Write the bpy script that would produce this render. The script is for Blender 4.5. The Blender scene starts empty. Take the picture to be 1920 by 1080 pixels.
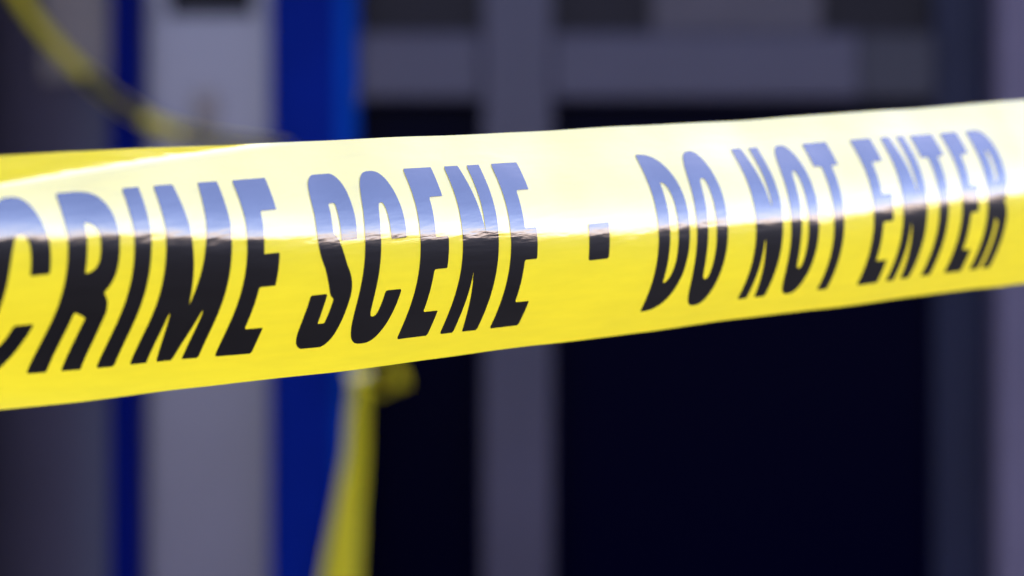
import bpy, bmesh, math, random
import numpy as np
from mathutils import Vector, Matrix

random.seed(4)
scene = bpy.context.scene
col = scene.collection
R = math.radians

# ------------------------------------------------------------------ camera
CAM_Z = 1.5
cam_data = bpy.data.cameras.new("camera")
cam = bpy.data.objects.new("camera", cam_data)
col.objects.link(cam)
cam.location = (0, 0, CAM_Z)
cam.rotation_euler = (R(90), 0, 0)
cam_data.lens = 85
cam_data.sensor_width = 36
cam_data.clip_start = 0.02
cam_data.clip_end = 2000
cam_data.dof.use_dof = True
cam_data.dof.focus_distance = 0.715
cam_data.dof.aperture_fstop = 7.0
scene.camera = cam

# ------------------------------------------------------------------ sky, sun, exposure
SUN_AZ = R(58)          # measured from +X towards +Y 
SUN_EL = R(30)
world = bpy.data.worlds.new("World")
scene.world = world
world.use_nodes = True
wn = world.node_tree
sky = wn.nodes.new("ShaderNodeTexSky")
sky.sky_type = 'NISHITA'
sky.sun_disc = False
sky.sun_elevation = SUN_EL
sky.sun_rotation = R(90) - SUN_AZ
sky.air_density = 1.0
sky.dust_density = 0.3
sky.ozone_density = 2.0
bg = wn.nodes["Background"]
bg.inputs["Strength"].default_value = 0.15
tint = wn.nodes.new("ShaderNodeMix")          # even, slightly violet colour cast of the whole sky
tint.data_type = 'RGBA'
tint.blend_type = 'MULTIPLY'
tint.inputs[0].default_value = 1.0
tint.inputs[7].default_value = (1.12, 0.90, 1.09, 1)
wn.links.new(sky.outputs[0], tint.inputs[6])
wn.links.new(tint.outputs[2], bg.inputs["Color"])

sd = bpy.data.lights.new("sun", 'SUN')
sd.energy = 1.9
sd.angle = R(20)
sd.color = (1.0, 0.95, 0.86)
sun = bpy.data.objects.new("sun", sd)
col.objects.link(sun)
sdir = Vector((math.cos(SUN_EL) * math.cos(SUN_AZ), math.cos(SUN_EL) * math.sin(SUN_AZ), math.sin(SUN_EL)))
sun.rotation_euler = sdir.to_track_quat('Z', 'Y').to_euler()
sun.location = (4, -2, 5)

scene.view_settings.view_transform = 'Standard'
scene.view_settings.look = 'None'
scene.view_settings.gamma = 1
scene.view_settings.exposure = 2.15

# ------------------------------------------------------------------ materials
def material(name, base, rough=0.5, spec=0.5, coat=0.0, coat_rough=0.1, coat_ior=1.5, ior=1.5,
             vary=0.0, vscale=8.0, bump=0.0, bscale=60.0, stretch=(1, 1, 1), translucent=None, coord="Object"):
    m = bpy.data.materials.new(name)
    m.use_nodes = True
    n, l = m.node_tree.nodes, m.node_tree.links
    p = n["Principled BSDF"]
    p.inputs["Base Color"].default_value = (*base, 1)
    p.inputs["Roughness"].default_value = rough
    p.inputs["Specular IOR Level"].default_value = spec
    p.inputs["IOR"].default_value = ior
    p.inputs["Coat Weight"].default_value = coat
    p.inputs["Coat Roughness"].default_value = coat_rough
    p.inputs["Coat IOR"].default_value = coat_ior
    tc = n.new("ShaderNodeTexCoord")
    mp = n.new("ShaderNodeMapping")
    mp.inputs["Scale"].default_value = stretch
    l.new(tc.outputs[coord], mp.inputs["Vector"])
    if vary:
        t = n.new("ShaderNodeTexNoise")
        t.inputs["Scale"].default_value = vscale
        t.inputs["Detail"].default_value = 5
        l.new(mp.outputs[0], t.inputs["Vector"])
        r = n.new("ShaderNodeMapRange")
        r.inputs[1].default_value, r.inputs[2].default_value = 0.3, 0.7
        r.inputs[3].default_value, r.inputs[4].default_value = 1 - vary, 1 + vary
        l.new(t.outputs["Fac"], r.inputs[0])
        mx = n.new("ShaderNodeMix")
        mx.data_type = 'RGBA'
        mx.blend_type = 'MULTIPLY'
        mx.inputs[0].default_value = 1
        mx.inputs[6].default_value = (*base, 1)
        l.new(r.outputs[0], mx.inputs[7])
        l.new(mx.outputs[2], p.inputs["Base Color"])
    if bump:
        t2 = n.new("ShaderNodeTexNoise")
        t2.inputs["Scale"].default_value = bscale
        t2.inputs["Detail"].default_value = 3
        l.new(mp.outputs[0], t2.inputs["Vector"])
        b = n.new("ShaderNodeBump")
        b.inputs["Strength"].default_value = bump
        b.inputs["Distance"].default_value = 0.001
        l.new(t2.outputs["Fac"], b.inputs["Height"])
        l.new(b.outputs[0], p.inputs["Normal"])
        l.new(b.outputs[0], p.inputs["Coat Normal"])
    if translucent:                    # thin plastic lets part of the light through
        tr = n.new("ShaderNodeBsdfTranslucent")
        tr.inputs["Color"].default_value = (*translucent, 1)
        ad = n.new("ShaderNodeAddShader")
        l.new(p.outputs[0], ad.inputs[0])
        l.new(tr.outputs[0], ad.inputs[1])
        l.new(ad.outputs[0], n["Material Output"].inputs["Surface"])
    return m

COAT = dict(coat=1.0, coat_rough=0.12, coat_ior=2.75, ior=1.5)
M = {
    'film': material("yellow_plastic_film", (0.76, 0.605, 0.012), rough=0.3, spec=0.3, translucent=(0.29, 0.232, 0.005), vary=0.06, vscale=4,
                     bump=0.13, bscale=5.5, stretch=(1, 5, 1), coord="UV", **COAT),
    'ink': material("black_printing_ink", (0.004, 0.0022, 0.0014), rough=0.3, spec=0.1, vary=0.25, vscale=9,
                    bump=0.13, bscale=5.5, stretch=(1, 5, 1), coord="UV", **COAT),
    'grey': material("grey_satin_paint", (0.066, 0.05, 0.06), rough=0.45, vary=0.10, vscale=5, bump=0.05, bscale=90),
    'lightgrey': material("pale_grey_satin_paint", (0.1, 0.085, 0.105), rough=0.35, spec=0.8, vary=0.10, vscale=5, bump=0.05, bscale=90),
    'frame': material("window_frame_paint", (0.027, 0.021, 0.035), rough=0.4, spec=0.28, vary=0.12, vscale=6, bump=0.05, bscale=90),
    'darkframe': material("dark_frame_paint", (0.007, 0.008, 0.02), rough=0.45, spec=0.12, vary=0.12, vscale=6),
    'plate': material("warm_grey_plate_paint", (0.25, 0.2, 0.16), rough=0.5, spec=0.3, vary=0.12, vscale=8),
    'midframe': material("darker_header_tone", (0.012, 0.009, 0.013), rough=0.5, spec=0.3, vary=0.12, vscale=6),
    'blue': material("royal_blue_gloss_paint", (0.0003, 0.009, 0.118), rough=0.45, spec=0.02, vary=0.12, vscale=7, bump=0.05, bscale=70),
    'navy': material("navy_blue_paint", (0.0002, 0.004, 0.08), rough=0.5, spec=0.02, vary=0.12, vscale=7),
    'brightblue': material("lighter_blue_tone", (0.0005, 0.034, 0.21), rough=0.45, spec=0.02, vary=0.1, vscale=7),
    'pane': material("dark_tinted_glass", (0.0001, 0.0001, 0.005), rough=0.25, spec=0.01),
    'transom': material("dusty_transom_glass", (0.008, 0.006, 0.008), rough=0.25, spec=0.05, vary=0.4, vscale=4),
    'wallgrey': material("mauve_grey_render", (0.076, 0.056, 0.076), rough=0.7, vary=0.12, vscale=6, bump=0.2, bscale=120),
    'pane_reflection': material("grey_reflection_tone", (0.05, 0.039, 0.04), rough=0.8, vary=0.15, vscale=9),
    'pavement': material("dark_asphalt", (0.018, 0.016, 0.015), rough=0.9, spec=0.1, vary=0.2, vscale=3, bump=0.3, bscale=40),
}

# ------------------------------------------------------------------ helpers
def tag(o, label=None, cat=None, group=None, kind=None):
    if label: o['label'] = label
    if cat: o['category'] = cat
    if group: o['group'] = group
    if kind: o['kind'] = kind
    return o

def link_mesh(name, me, mat, parent=None, smooth=False):
    o = bpy.data.objects.new(name, me)
    col.objects.link(o)
    me.materials.append(mat)
    if smooth:
        for f in me.polygons: f.use_smooth = True
    if parent is not None: o.parent = parent
    return o

def from_bm(name, bm, mat, parent=None, smooth=False):
    bmesh.ops.recalc_face_normals(bm, faces=bm.faces)
    me = bpy.data.meshes.new(name)
    bm.to_mesh(me); bm.free()
    return link_mesh(name, me, mat, parent, smooth)

def empty(name, loc):
    o = bpy.data.objects.new(name, None)
    o.location = loc
    o.empty_display_size = 0.05
    col.objects.link(o)
    return o

def add_box(bm, x0, x1, y0, y1, z0, z1, off=(0, 0, 0), bevel=0.0):
    r = bmesh.ops.create_cube(bm, size=1)
    vs = r['verts']
    for v in vs:
        v.co = Vector((x0 + (v.co.x + .5) * (x1 - x0) - off[0], y0 + (v.co.y + .5) * (y1 - y0) - off[1],
                       z0 + (v.co.z + .5) * (z1 - z0) - off[2]))
    if bevel:
        es = list({e for v in vs for e in v.link_edges})
        bmesh.ops.bevel(bm, geom=es, offset=bevel, segments=2, affect='EDGES', profile=0.5)

def box_part(name, dims, mat, parent, bevel=0.002):
    bm = bmesh.new()
    add_box(bm, *dims, off=tuple(parent.location) if parent else (0, 0, 0), bevel=bevel)
    return from_bm(name, bm, mat, parent)

# ------------------------------------------------------------------ ground
bm = bmesh.new()
bmesh.ops.create_grid(bm, x_segments=2, y_segments=2, size=400)
tag(from_bm("ground", bm, M['pavement']), kind='structure')

# ------------------------------------------------------------------ the building front, 3 m from the camera
TOP = 2.45
# added wall, unseen left of the view, darkens the pillar's left side
wl = empty("shade_wall", (-1.2, 3.45, 0))
box_part("wall_face", (-1.9, -0.69, 2.35, 3.50, 0, TOP), M['darkframe'], wl, 0.004)
tag(wl, "added dark wall out of view at the far left, shading the rounded grey pillar", "wall")

# rounded pillar
PC = (-0.520, 3.215)
pl = empty("rounded_pillar", (PC[0], PC[1], 0))
bm = bmesh.new()
prof = [(0.0, 0.208), (0.10, 0.208), (0.105, 0.200), (TOP - .02, 0.200), (TOP, 0.190)]
seg = 64
rings = []
for z, rr in prof:
    rings.append([bm.verts.new((rr * math.cos(2 * math.pi * i / seg), rr * math.sin(2 * math.pi * i / seg), z)) for i in range(seg)])
for a, b in zip(rings[:-1], rings[1:]):
    for i in range(seg):
        bm.faces.new((a[i], a[(i + 1) % seg], b[(i + 1) % seg], b[i]))
bm.faces.new(rings[-1]); bm.faces.new(rings[0][::-1])
from_bm("shaft", bm, M['grey'], pl, True)
bm = bmesh.new()
pr = []
for rr, order in ((0.2025, 1), (0.2065, -1)):
    for z in (1.760, 2.20):
        pr.append([bm.verts.new((rr * math.sin(R(a_)), -rr * math.cos(R(a_)), z)) for a_ in np.linspace(-19, 8.5, 15)])
for lo, hi in ((pr[0], pr[1]), (pr[2], pr[3]), (pr[0], pr[2]), (pr[1], pr[3])):
    for i in range(14):
        bm.faces.new((lo[i], lo[i + 1], hi[i + 1], hi[i]))
for i in (0, 14):
    bm.faces.new((pr[0][i], pr[1][i], pr[3][i], pr[2][i]))
plate = from_bm("metal_plate", bm, M['plate'], pl)
plate['label'] = "lighter grey plate bent round the pillar behind the slack tape"
tag(pl, "rounded dark grey pillar at the left edge, beside the narrow navy post", "pillar")

# narrow navy post
np_ = empty("narrow_post", (-0.4725, 2.965, 0))
box_part("post_tube", (-0.491, -0.455, 2.945, 2.990, 0.012, TOP), M['navy'], np_, 0.004)
box_part("base_plate", (-0.515, -0.431, 2.925, 2.992, 0, 0.012), M['navy'], np_, 0.002)
tag(np_, "narrow navy blue square post between the rounded pillar and the pale grey door", "post")

# pale grey door leaf with a small dark window near its top
dr = empty("grey_door", (-0.375, 3.02, 0))
x0, x1, y0, y1 = -0.4535, -0.2985, 2.998, 3.038
box_part("lower_panel", (x0, x1, y0, y1, 0.02, 1.838), M['lightgrey'], dr, 0.002)
box_part("stile", (x0, -0.427, y0, y1, 1.838, 2.20), M['lightgrey'], dr, 0.002)
box_part("stile", (-0.321, x1, y0, y1, 1.838, 2.20), M['lightgrey'], dr, 0.002)
box_part("top_rail", (x0, x1, y0, y1, 2.20, TOP), M['lightgrey'], dr, 0.002)
box_part("pane", (-0.427, -0.321, 3.010, 3.016, 1.838, 2.20), M['transom'], dr, 0)
bm = bmesh.new()
add_box(bm, -0.392, -0.366, 2.984, 2.998, 1.700, 1.745, off=dr.location, bevel=0.004)
add_box(bm, -0.384, -0.374, 2.968, 2.9838, 1.716, 1.730, off=dr.location, bevel=0.003)
from_bm("latch", bm, M['plate'], dr)
tag(dr, "pale grey narrow panel door with a dark window, between the two blue posts", "door")

# wide blue post
wp = empty("wide_post", (-0.243, 3.0, 0))
box_part("post_tube", (-0.2965, -0.214, 2.950, 3.05, 0.014, TOP), M['blue'], wp, 0.006)
bm = bmesh.new()
vz = []
for z in (0.014, TOP):
    ring = []
    for i in range(13):
        an = -math.pi / 2 + math.pi / 2 * i / 12
        ring.append(bm.verts.new((-0.2138 + 0.022 * math.cos(an) + 0.243, 2.976 + 0.022 * math.sin(an) - 3.0, z)))
    ring.append(bm.verts.new((-0.1918 + 0.243, 0.05, z)))
    ring.append(bm.verts.new((-0.2138 + 0.243, 0.05, z)))
    vz.append(ring)
nn = len(vz[0])
for i in range(nn):
    bm.faces.new((vz[0][i], vz[0][(i + 1) % nn], vz[1][(i + 1) % nn], vz[1][i]))
bm.faces.new(vz[1]); bm.faces.new(vz[0][::-1])
from_bm("edge_strip", bm, M['brightblue'], wp)  # right edge of the post in a lighter blue
box_part("base_plate", (-0.330, -0.160, 2.92, 3.08, 0, 0.014), M['blue'], wp, 0.002)
tag(wp, "wide royal blue post with knotted yellow tape tied round it", "post")

# shopfront window
sw = empty("shopfront_window", (0.2, 3.03, 0))
Z1, Z2 = 1.733, 1.816
box_part("mullion", (-0.0364, 0.0496, 2.985, 3.055, 0.30, TOP), M['frame'], sw, 0.004)
box_part("header_rail", (-0.1915, -0.0367, 2.992, 3.050, Z1, Z2), M['frame'], sw, 0.004)
box_part("header_rail", (0.0499, 0.43, 2.992, 3.050, Z1, Z2), M['frame'], sw, 0.004)
box_part("header_block", (0.4303, 0.526, 3.002, 3.050, Z1, Z2), M['midframe'], sw, 0.004)  # right end of the header in a darker tone
box_part("jamb", (0.5262, 0.594, 3.012, 3.060, 0.30, TOP), M['darkframe'], sw, 0.004)
box_part("pane", (-0.1915, -0.0367, 3.030, 3.036, 0.302, Z1), M['pane'], sw, 0)
box_part("pane", (0.0499, 0.5260, 3.030, 3.036, 0.302, Z1), M['pane'], sw, 0)
box_part("transom_pane", (-0.1915, -0.0367, 3.030, 3.036, Z2, TOP), M['transom'], sw, 0)
box_part("transom_pane", (0.0499, 0.5260, 3.030, 3.036, Z2, TOP), M['transom'], sw, 0)
box_part("pane_reflection", (0.175, 0.385, 3.018, 3.0285, Z2 + 0.004, TOP), M['pane_reflection'], sw, 0)  # flat grey slab painting a reflection onto the transom glass
box_part("backing", (-0.1915, 0.594, 3.062, 3.12, 0.30, TOP), M['pane'], sw, 0)  # unseen sheet added to stop sun leaking through the frame seams
box_part("light_cap", (-0.1915, 0.594, 2.985, 3.12, TOP, TOP + 0.03), M['frame'], sw, 0.004)  # cap added above the view to keep sun out of the gap
box_part("stall_riser", (-0.1915, 0.594, 2.99, 3.07, 0, 0.2995), M['frame'], sw, 0.004)
tag(sw, "dark shopfront window with grey mullion and header rail behind the tape", "window")

# wall at the right
wr = empty("corner_wall", (0.85, 3.0, 0))
box_part("wall_face", (0.5945, 1.5, 2.96, 3.16, 0, TOP), M['wallgrey'], wr, 0.006)
tag(wr, "grey purple wall corner at the right edge beside the dark window jamb", "wall")

# ------------------------------------------------------------------ the barrier tape
W = 0.076
TY, TZ, TA, TE = 0.72716, 0.01208, 0.70181, 0.08825
C = np.array([[0.13068, -0.34505, 0.24386], [-1.18827, -0.06537, 0.08482], [-0.27604, 0.46788, -0.41609],
              [0.60957, -0.12568, 0.11123], [0.29329, 0.14278, -0.01885]])
T_BOT, T_TOP = 0.1318, 0.8567
D = np.array([math.cos(TA) * math.cos(TE), math.sin(TA) * math.cos(TE), math.sin(TE)])
NN = np.array([math.sin(TA), -math.cos(TA), 0.0])
UU = np.cross(NN, D); UU = UU if UU[2] > 0 else -UU
ORG = np.array([0.0, TY, CAM_Z + TZ])
NS = 161
TS = np.linspace(0, 1, NS)
_cache = {}

def smooth01(x):
    x = np.clip(x, 0, 1)
    return x * x * (3 - 2 * x)

def section(u):
    k = round(u, 6)
    if k in _cache: return _cache[k]
    uc = min(max(u, -0.19), 0.25)
    Un = uc / 0.2
    q = (TS - 0.5) * 2
    th = sum(q ** i * (C[i, 0] + C[i, 1] * Un + C[i, 2] * Un * Un) for i in range(5))
    # lip of the upper edge turned up towards the left end
    tf = 0.880 + (uc + 0.17) / 0.105 * 0.105
    th = th + np.radians(34) * smooth01((TS - tf) / 0.04)
    # faint hem along the bottom edge
    th = th - np.radians(3) * smooth01((0.075 - TS) / 0.03)
    # slight waviness of the stretched plastic
    th = th + np.radians(0.7) * (np.sin(u * 61 + TS * 5) + 0.5 * np.sin(u * 143 - TS * 9 + 1.3) + 0.3 * np.sin(u * 290 + TS * 17 + 0.4))
    s, c = np.sin(th), np.cos(th)
    dw = W / (NS - 1)
    b = np.concatenate([[0], np.cumsum((s[1:] + s[:-1]) / 2 * dw)])
    h = np.concatenate([[0], np.cumsum((c[1:] + c[:-1]) / 2 * dw)])
    m = NS // 2
    b, h = b - b[m], h - h[m]
    # small kink where the tape turns beyond the last letter
    b = b + 0.0 * smooth01((u - 0.2380) / 0.05)
    _cache[k] = (b, h)
    return b, h

def tape_point(u, t, off=0.0):
    b, h = section(u)
    B, H = np.interp(t, TS, b), np.interp(t, TS, h)
    if off:
        e = 0.006
        t0, t1 = max(t - e, 0), min(t + e, 1)
        db = np.interp(t1, TS, b) - np.interp(t0, TS, b)
        dh = np.interp(t1, TS, h) - np.interp(t0, TS, h)
        L = math.hypot(db, dh)
        B, H = B + off * dh / L, H - off * db / L
    return ORG + u * D + B * NN + H * UU

us = np.concatenate([np.linspace(-0.72, -0.24, 13)[:-1], np.linspace(-0.24, 0.30, 217), np.linspace(0.30, 1.5, 21)[1:]])
ts = np.linspace(0, 1, 97)
verts, faces = [], []
nu, nt = len(us), len(ts)
for u in us:
    for t in ts:
        verts.append(tuple(tape_point(float(u), float(t)) - ORG))
for i in range(nu - 1):
    for j in range(nt - 1):
        faces.append((i * nt + j, (i + 1) * nt + j, (i + 1) * nt + j + 1, i * nt + j + 1))
me = bpy.data.meshes.new("barrier_tape")
me.from_pydata(verts, [], faces)
tape = empty("barrier_tape", tuple(ORG))
film = link_mesh("film", me, M['film'], tape, True)
def set_uv(me, coords):
    lay = me.uv_layers.new(name="tape")
    idx = np.zeros(len(me.loops), dtype=np.int32)
    me.loops.foreach_get("vertex_index", idx)
    lay.data.foreach_set("uv", np.asarray(coords, dtype=np.float32)[idx].ravel())
set_uv(me, [(u / W, t) for u in us for t in ts])
tag(tape, "yellow plastic barrier tape with bold black lettering stretched across the foreground", "barrier tape")

# ---- lettering: each glyph is an area traced from strokes, then laid on the film
BAR = 6.0          # glyph height in stroke units

def rect(X, Y, x0, x1, y0, y1):
    return np.maximum(np.maximum(x0 - X, X - x1), np.maximum(y0 - Y, Y - y1))

def seg_d(X, Y, a, b):
    ax, ay = a; bx, by = b
    vx, vy = bx - ax, by - ay
    k = np.clip(((X - ax) * vx + (Y - ay) * vy) / (vx * vx + vy * vy + 1e-9), 0, 1)
    return np.hypot(X - ax - k * vx, Y - ay - k * vy)

def spline(pts, n=10, closed=False):
    P = [np.array(p, float) for p in pts]
    out = []
    m = len(P)
    rng = range(m) if closed else range(m - 1)
    for i in rng:
        g = (lambda k: P[k % m]) if closed else (lambda k: P[min(max(k, 0), m - 1)])
        p0, p1, p2, p3 = g(i - 1), g(i), g(i + 1), g(i + 2)
        for s in range(n):
            t = s / n
            out.append(0.5 * ((2 * p1) + (-p0 + p2) * t + (2 * p0 - 5 * p1 + 4 * p2 - p3) * t * t + (-p0 + 3 * p1 - 3 * p2 + p3) * t ** 3))
    out.append(P[0] if closed else P[-1])
    return out

def stroke(X, Y, pts, hw=0.5):
    d = np.full(X.shape, 1e9)
    for a, b in zip(pts[:-1], pts[1:]):
        d = np.minimum(d, seg_d(X, Y, a, b))
    return d - hw

def poly(X, Y, pts):              # convex polygon, counter-clockwise
    d = np.full(X.shape, -1e9)
    for (ax, ay), (bx, by) in zip(pts, pts[1:] + pts[:1]):
        L = math.hypot(bx - ax, by - ay)
        d = np.maximum(d, ((X - ax) * (by - ay) - (Y - ay) * (bx - ax)) / L)
    return d

def superbox(X, Y, cx, cy, rx, ry, n):
    return ((np.abs((X - cx) / rx) ** n + np.abs((Y - cy) / ry) ** n) ** (1 / n) - 1) * min(rx, ry)

def glyph(ch, X, Y, w):
    H = BAR
    if ch == 'I': return rect(X, Y, 0, w, 0, H)
    if ch == '.': return rect(X, Y, 0, w, 0, H)
    if ch == 'E':
        d = rect(X, Y, 0, 1.0, 0, H)
        for y0, y1, k in ((0, 1.05, 1.0), (2.6, 3.65, 0.94), (H - 1.05, H, 0.97)):
            d = np.minimum(d, rect(X, Y, 0.5, w * k, y0, y1))
        return d
    if ch == 'T':
        return np.minimum(rect(X, Y, 0, w, H - 1.05, H), rect(X, Y, w / 2 - .5, w / 2 + .5, 0, H - .5))
    if ch == 'N':
        s = 0.86
        d = np.minimum(rect(X, Y, 0, s, 0, H), rect(X, Y, w - s, w, 0, H))
        return np.minimum(d, poly(X, Y, [(0, H), (w - s * 1.12, 0), (w, 0), (s * 1.12, H)]))
    if ch == 'M':
        s = 0.9
        d = np.minimum(rect(X, Y, 0, s, 0, H), rect(X, Y, w - s, w, 0, H))
        c = w / 2
        d = np.minimum(d, poly(X, Y, [(0.0, H), (c - .42, 0), (c + .42, 0), (s * 1.25, H)]))
        return np.minimum(d, poly(X, Y, [(w - s * 1.25, H), (c - .42, 0), (c + .42, 0), (w, H)]))
    if ch == 'O':
        return np.maximum(superbox(X, Y, w / 2, H / 2, w / 2, H / 2, 2.7), -superbox(X, Y, w / 2, H / 2, w / 2 - 1.0, H / 2 - 1.15, 3.4))
    if ch == 'C':
        d = np.maximum(superbox(X, Y, w / 2, H / 2, w / 2, H / 2, 2.7), -superbox(X, Y, w / 2, H / 2, w / 2 - 1.0, H / 2 - 1.1, 3.2))
        return np.maximum(d, -rect(X, Y, w / 2, w + 1, H * 0.34, H * 0.62))
    if ch == 'D':
        o = np.maximum(superbox(X, Y, 0, H / 2, w, H / 2, 2.8), -X)
        i = np.maximum(superbox(X, Y, 0.6, H / 2, w - 1.6, H / 2 - 1.15, 3.6), 1.0 - X)
        return np.maximum(o, -i)
    if ch == 'R':
        d = rect(X, Y, 0, 1.0, 0, H)
        cy, ry = H * 0.725, H * 0.275
        o = np.maximum(superbox(X, Y, w * .30, cy, w * .70, ry, 3.0), -X + .3)
        o = np.minimum(o, rect(X, Y, .3, w * .4, cy - ry, H))
        i = np.maximum(superbox(X, Y, 0.8, cy, w - 1.8, ry - .92, 3.0), 1.0 - X)
        d = np.minimum(d, np.maximum(o, -i))
        leg = spline([(w * .42, H * .47), (w - .62, H * .40), (w - .52, H * .26), (w - .48, -0.6)], 8)
        return np.minimum(d, np.maximum(stroke(X, Y, leg), -Y))
    if ch == 'S':
        p = spline([(w - .5, H * .60), (w - .5, H * .75), (w * .74, H - .58), (w * .5, H - .5), (w * .26, H - .60), (.5, H * .74),
                    (.62, H * .62), (w * .5, H * .50), (w - .6, H * .38), (w - .5, H * .26), (w * .74, .58), (w * .5, .5),
                    (w * .26, .58), (.5, H * .24), (.5, H * .40)], 8)
        up, mid, low = p[:25], p[24:89], p[88:]
        d = np.maximum(stroke(X, Y, up), H * .635 - Y)
        d = np.minimum(d, np.maximum(stroke(X, Y, low), Y - H * .355))
        d = np.minimum(d, stroke(X, Y, mid))
        return np.minimum(d, stroke(X, Y, [(w * .36, H * .585), (w * .64, H * .415)], 0.56))
    raise ValueError(ch)

INK = 0.00016
def add_letter(ch, ua, ub, tb=T_BOT, tt=T_TOP, stem=0.0052):
    width = ub - ua
    w = width / stem
    gx, gy = max(10, int(width / 0.00042)), 64 if ch != '.' else 14
    xs, ys = np.linspace(0, w, gx + 1), np.linspace(0, BAR, gy + 1)
    xs[0] -= 1e-6; ys[0] -= 1e-6
    X, Y = np.meshgrid(xs, ys, indexing='ij')
    F = glyph(ch, X, Y, w)
    F = np.where(np.abs(F) < 1e-7, -1e-7, F)
    vmap, vs, fs = {}, [], []
    def put(key, x, y):
        if key not in vmap:
            vmap[key] = len(vs)
            vs.append((x, y))
        return vmap[key]
    for i in range(gx):
        for j in range(gy):
            cs = [(i, j), (i + 1, j), (i + 1, j + 1), (i, j + 1)]
            f = []
            for k in range(4):
                a, b = cs[k], cs[(k + 1) % 4]
                fa, fb = F[a], F[b]
                if fa <= 0: f.append(put(a, X[a], Y[a]))
                if (fa <= 0) != (fb <= 0):
                    key = (min(a, b), max(a, b))
                    lo, hi = key
                    s = F[lo] / (F[lo] - F[hi])
                    f.append(put(key, X[lo] + s * (X[hi] - X[lo]), Y[lo] + s * (Y[hi] - Y[lo])))
            if len(set(f)) >= 3: fs.append(f)
    def skew(u, t):               # the film is pulled askew towards its left end
        k = min(max(-u / 0.16, 0), 1.1)
        return u - k * (0.0030 * ((0.7 - t) / 0.57) ** 1.4 if t < 0.7 else 0.0016 * (t - 0.7) / 0.157)
    co = []
    for x, y in vs:
        t = tb + y / BAR * (tt - tb)
        co.append(tuple(tape_point(skew(ua + x / w * width, t), t, INK) - ORG))
    me = bpy.data.meshes.new("letter")
    me.from_pydata(co, [], fs)
    set_uv(me, [((ua + x / w * width) / W, tb + y / BAR * (tt - tb)) for x, y in vs])
    o = link_mesh("letter" if ch != '.' else "printed_square", me, M['ink'], tape, True)
    return o

TEXT = [('C', -0.1760, -0.1580), ('R', -0.1532, -0.1375), ('I', -0.1329, -0.1275), ('M', -0.1228, -0.1014), ('E', -0.0963, -0.0845),
        ('S', -0.0722, -0.0580), ('C', -0.0554, -0.0400), ('E', -0.0351, -0.0238), ('N', -0.0192, -0.0053), ('E', -0.0005, 0.0108),
        ('D', 0.0610, 0.0749), ('O', 0.0781, 0.0922), ('N', 0.1054, 0.1182), ('O', 0.1222, 0.1358), ('T', 0.1398, 0.1520),
        ('E', 0.1637, 0.1745), ('N', 0.1791, 0.1920), ('T', 0.1950, 0.2073), ('E', 0.2113, 0.2210), ('R', 0.2255, 0.2375)]
for ch, a, b in TEXT:
    add_letter(ch, a, b, stem=0.0058 if a < 0.05 else 0.0051)
add_letter('.', 0.0313, 0.0399, 0.415, 0.565)

# ------------------------------------------------------------------ ribbons of the same tape farther back
def ribbon(name, centre, side, widths, mat, parent, n=60, m=8, cup=0.0, rng=(0, 1), lift=0.0):
    """centre / side: lists of control points and cross directions; returns one sheet of film"""
    cp = spline(centre, n // (len(centre) - 1))
    sp = spline(side, n // (len(side) - 1))
    k = min(len(cp), len(sp))
    wd = np.interp(np.linspace(0, 1, k), np.linspace(0, 1, len(widths)), widths)
    off = np.array(parent.location)
    vv, ff = [], []
    rows = []
    for i in range(k):
        c = cp[i]; s = sp[i] / np.linalg.norm(sp[i])
        tg = cp[min(i + 1, k - 1)] - cp[max(i - 1, 0)]
        nr = np.cross(tg, s); nr = nr / (np.linalg.norm(nr) + 1e-9)
        rows.append((c, s, nr, wd[i]))
    if lift:
        rows = [(c + np.array((0, -lift, 0)), s, nr, w_) for c, s, nr, w_ in rows[int(rng[0] * k):int(rng[1] * k)]]
        k = len(rows)
    for c, s, nr, w_ in rows:
        for j in range(m + 1):
            q = j / m - .5
            vv.append(tuple(c + s * q * w_ + nr * (cup * w_ * (1 - 4 * q * q)) - off))
    for i in range(k - 1):
        for j in range(m):
            a, b = i * (m + 1) + j, (i + 1) * (m + 1) + j
            ff.append((a, b, b + 1, a + 1))
    bm = bmesh.new()
    bv = [bm.verts.new(v) for v in vv]
    for f in ff: bm.faces.new([bv[x] for x in f])
    return from_bm(name, bm, mat, parent, True)

# knotted tape on the wide blue post
kt = empty("knotted_tape", (-0.185, 2.94, 1.39))
zb = 1.455
g = 0.004
loop = [(-0.188, 2.944, zb - .02), (-0.25, 2.944 - g, zb), (-0.3005, 2.944, zb + .005), (-0.303, 3.0, zb + .01), (-0.3005, 3.056, zb + .01),
        (-0.25, 3.060, zb), (-0.187, 3.058, zb - .01), (-0.1815, 3.0, zb - .015), (-0.184, 2.948, zb - .03)]
ribbon("loop", loop, [(0, 0, 1)] * 9, [0.03, 0.055, 0.06, 0.06, 0.06, 0.06, 0.055, 0.04, 0.03], M['film'], kt, n=80, cup=0.05)
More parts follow.
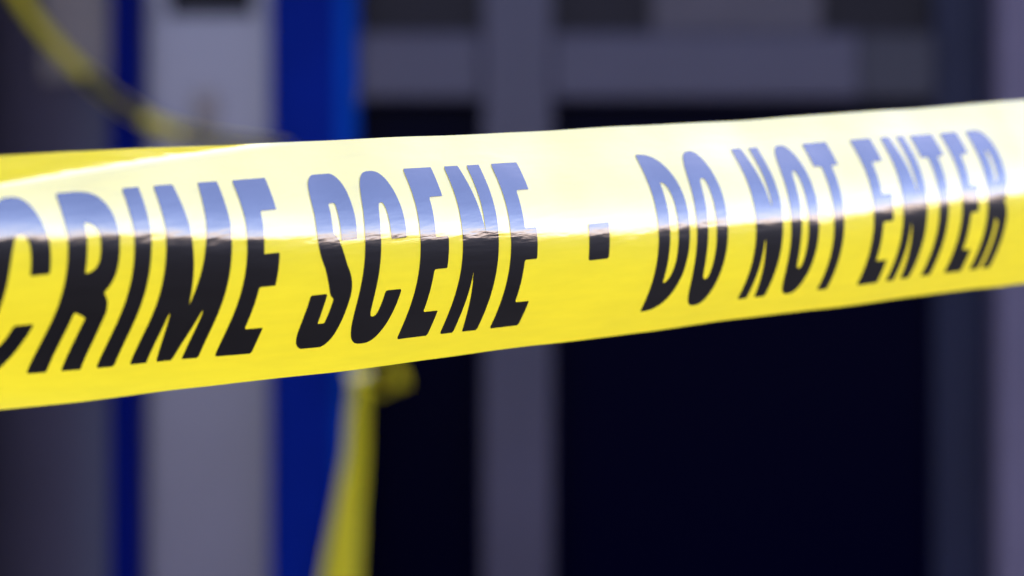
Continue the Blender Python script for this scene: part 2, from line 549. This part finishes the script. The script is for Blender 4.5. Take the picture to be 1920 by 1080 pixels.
# bunched knot and a short ear sticking out to the right
bm = bmesh.new()
bmesh.ops.create_icosphere(bm, subdivisions=3, radius=1)
for v in bm.verts:
    c = v.co
    k = 1 + 0.18 * math.sin(7 * c.x + 3 * c.z) + 0.12 * math.sin(11 * c.z + 5 * c.y)
    v.co = Vector((c.x * 0.013 * k + 0.000, c.y * 0.010 * k - 0.014, c.z * 0.020 * k + 0.002))
from_bm("knot", bm, M['film'], kt, True)
ear = [(-0.180, 2.922, 1.395), (-0.160, 2.914, 1.418), (-0.139, 2.917, 1.412), (-0.136, 2.925, 1.390), (-0.152, 2.930, 1.374), (-0.176, 2.926, 1.386)]
ribbon("ear", ear, [(.1, 1, .3), (.1, 1, -.2), (.3, 1, -.6), (.4, 1, -.4), (.2, 1, .2), (.1, 1, .3)], [0.012, 0.035, 0.045, 0.045, 0.035, 0.012], M['film'], kt, n=60)
tail = [(-0.180, 2.866, 1.395), (-0.184, 2.876, 1.350), (-0.187, 2.885, 1.300), (-0.195, 2.895, 1.240), (-0.207, 2.910, 1.140), (-0.211, 2.926, 1.03), (-0.206, 2.940, 0.93)]
ribbon("tail", tail, [(1, -.9, 0), (1, -.8, .05), (1, -.6, 0), (1, -.45, 0), (1, -.4, 0), (1, -.4, 0), (1, -.4, 0)],
       [0.024, 0.030, 0.030, 0.036, 0.052, 0.064, 0.070], M['film'], kt, n=90, cup=0.03)
tag(kt, "yellow tape knotted round the wide blue post with its tail hanging down", "barrier tape")

# slack twisted tape crossing the top left corner
st = empty("slack_tape", (-0.5, 2.93, 1.75))
cl = [(-0.7015, 2.88, 2.05), (-0.655, 2.895, 1.93), (-0.610, 2.905, 1.855), (-0.560, 2.91, 1.790), (-0.505, 2.915, 1.738), (-0.455, 2.92, 1.704), (-0.400, 2.925, 1.684), (-0.34, 2.93, 1.674), (-0.285, 2.937, 1.668)]
cl = [(x + 0.013, y, z) for x, y, z in cl]
sidev = [(.68, -.42, .58), (.68, -.42, .58), (.66, -.42, .61), (.6, -.42, .65), (.52, -.42, .70), (.45, -.40, .75), (.35, -.40, .80), (.3, -.38, .85), (.27, -.375, .855)]
SW = [0.020, 0.020, 0.0195, 0.018, 0.0175, 0.018, 0.016, 0.014, 0.012]
ribbon("film", cl, sidev, SW, M['film'], st, n=84, cup=0.06)
ribbon("printed_band", cl, sidev, [w_ * 0.72 for w_ in SW], M['ink'], st, n=84, cup=0.06, rng=(0.45, 0.62), lift=0.0012)
ribbon("printed_band", cl, sidev, [w_ * 0.7 for w_ in SW], M['ink'], st, n=84, cup=0.06, rng=(0.72, 0.99), lift=0.0012)
tag(st, "slack twisted yellow tape crossing the top left corner in front of the narrow post", "barrier tape")
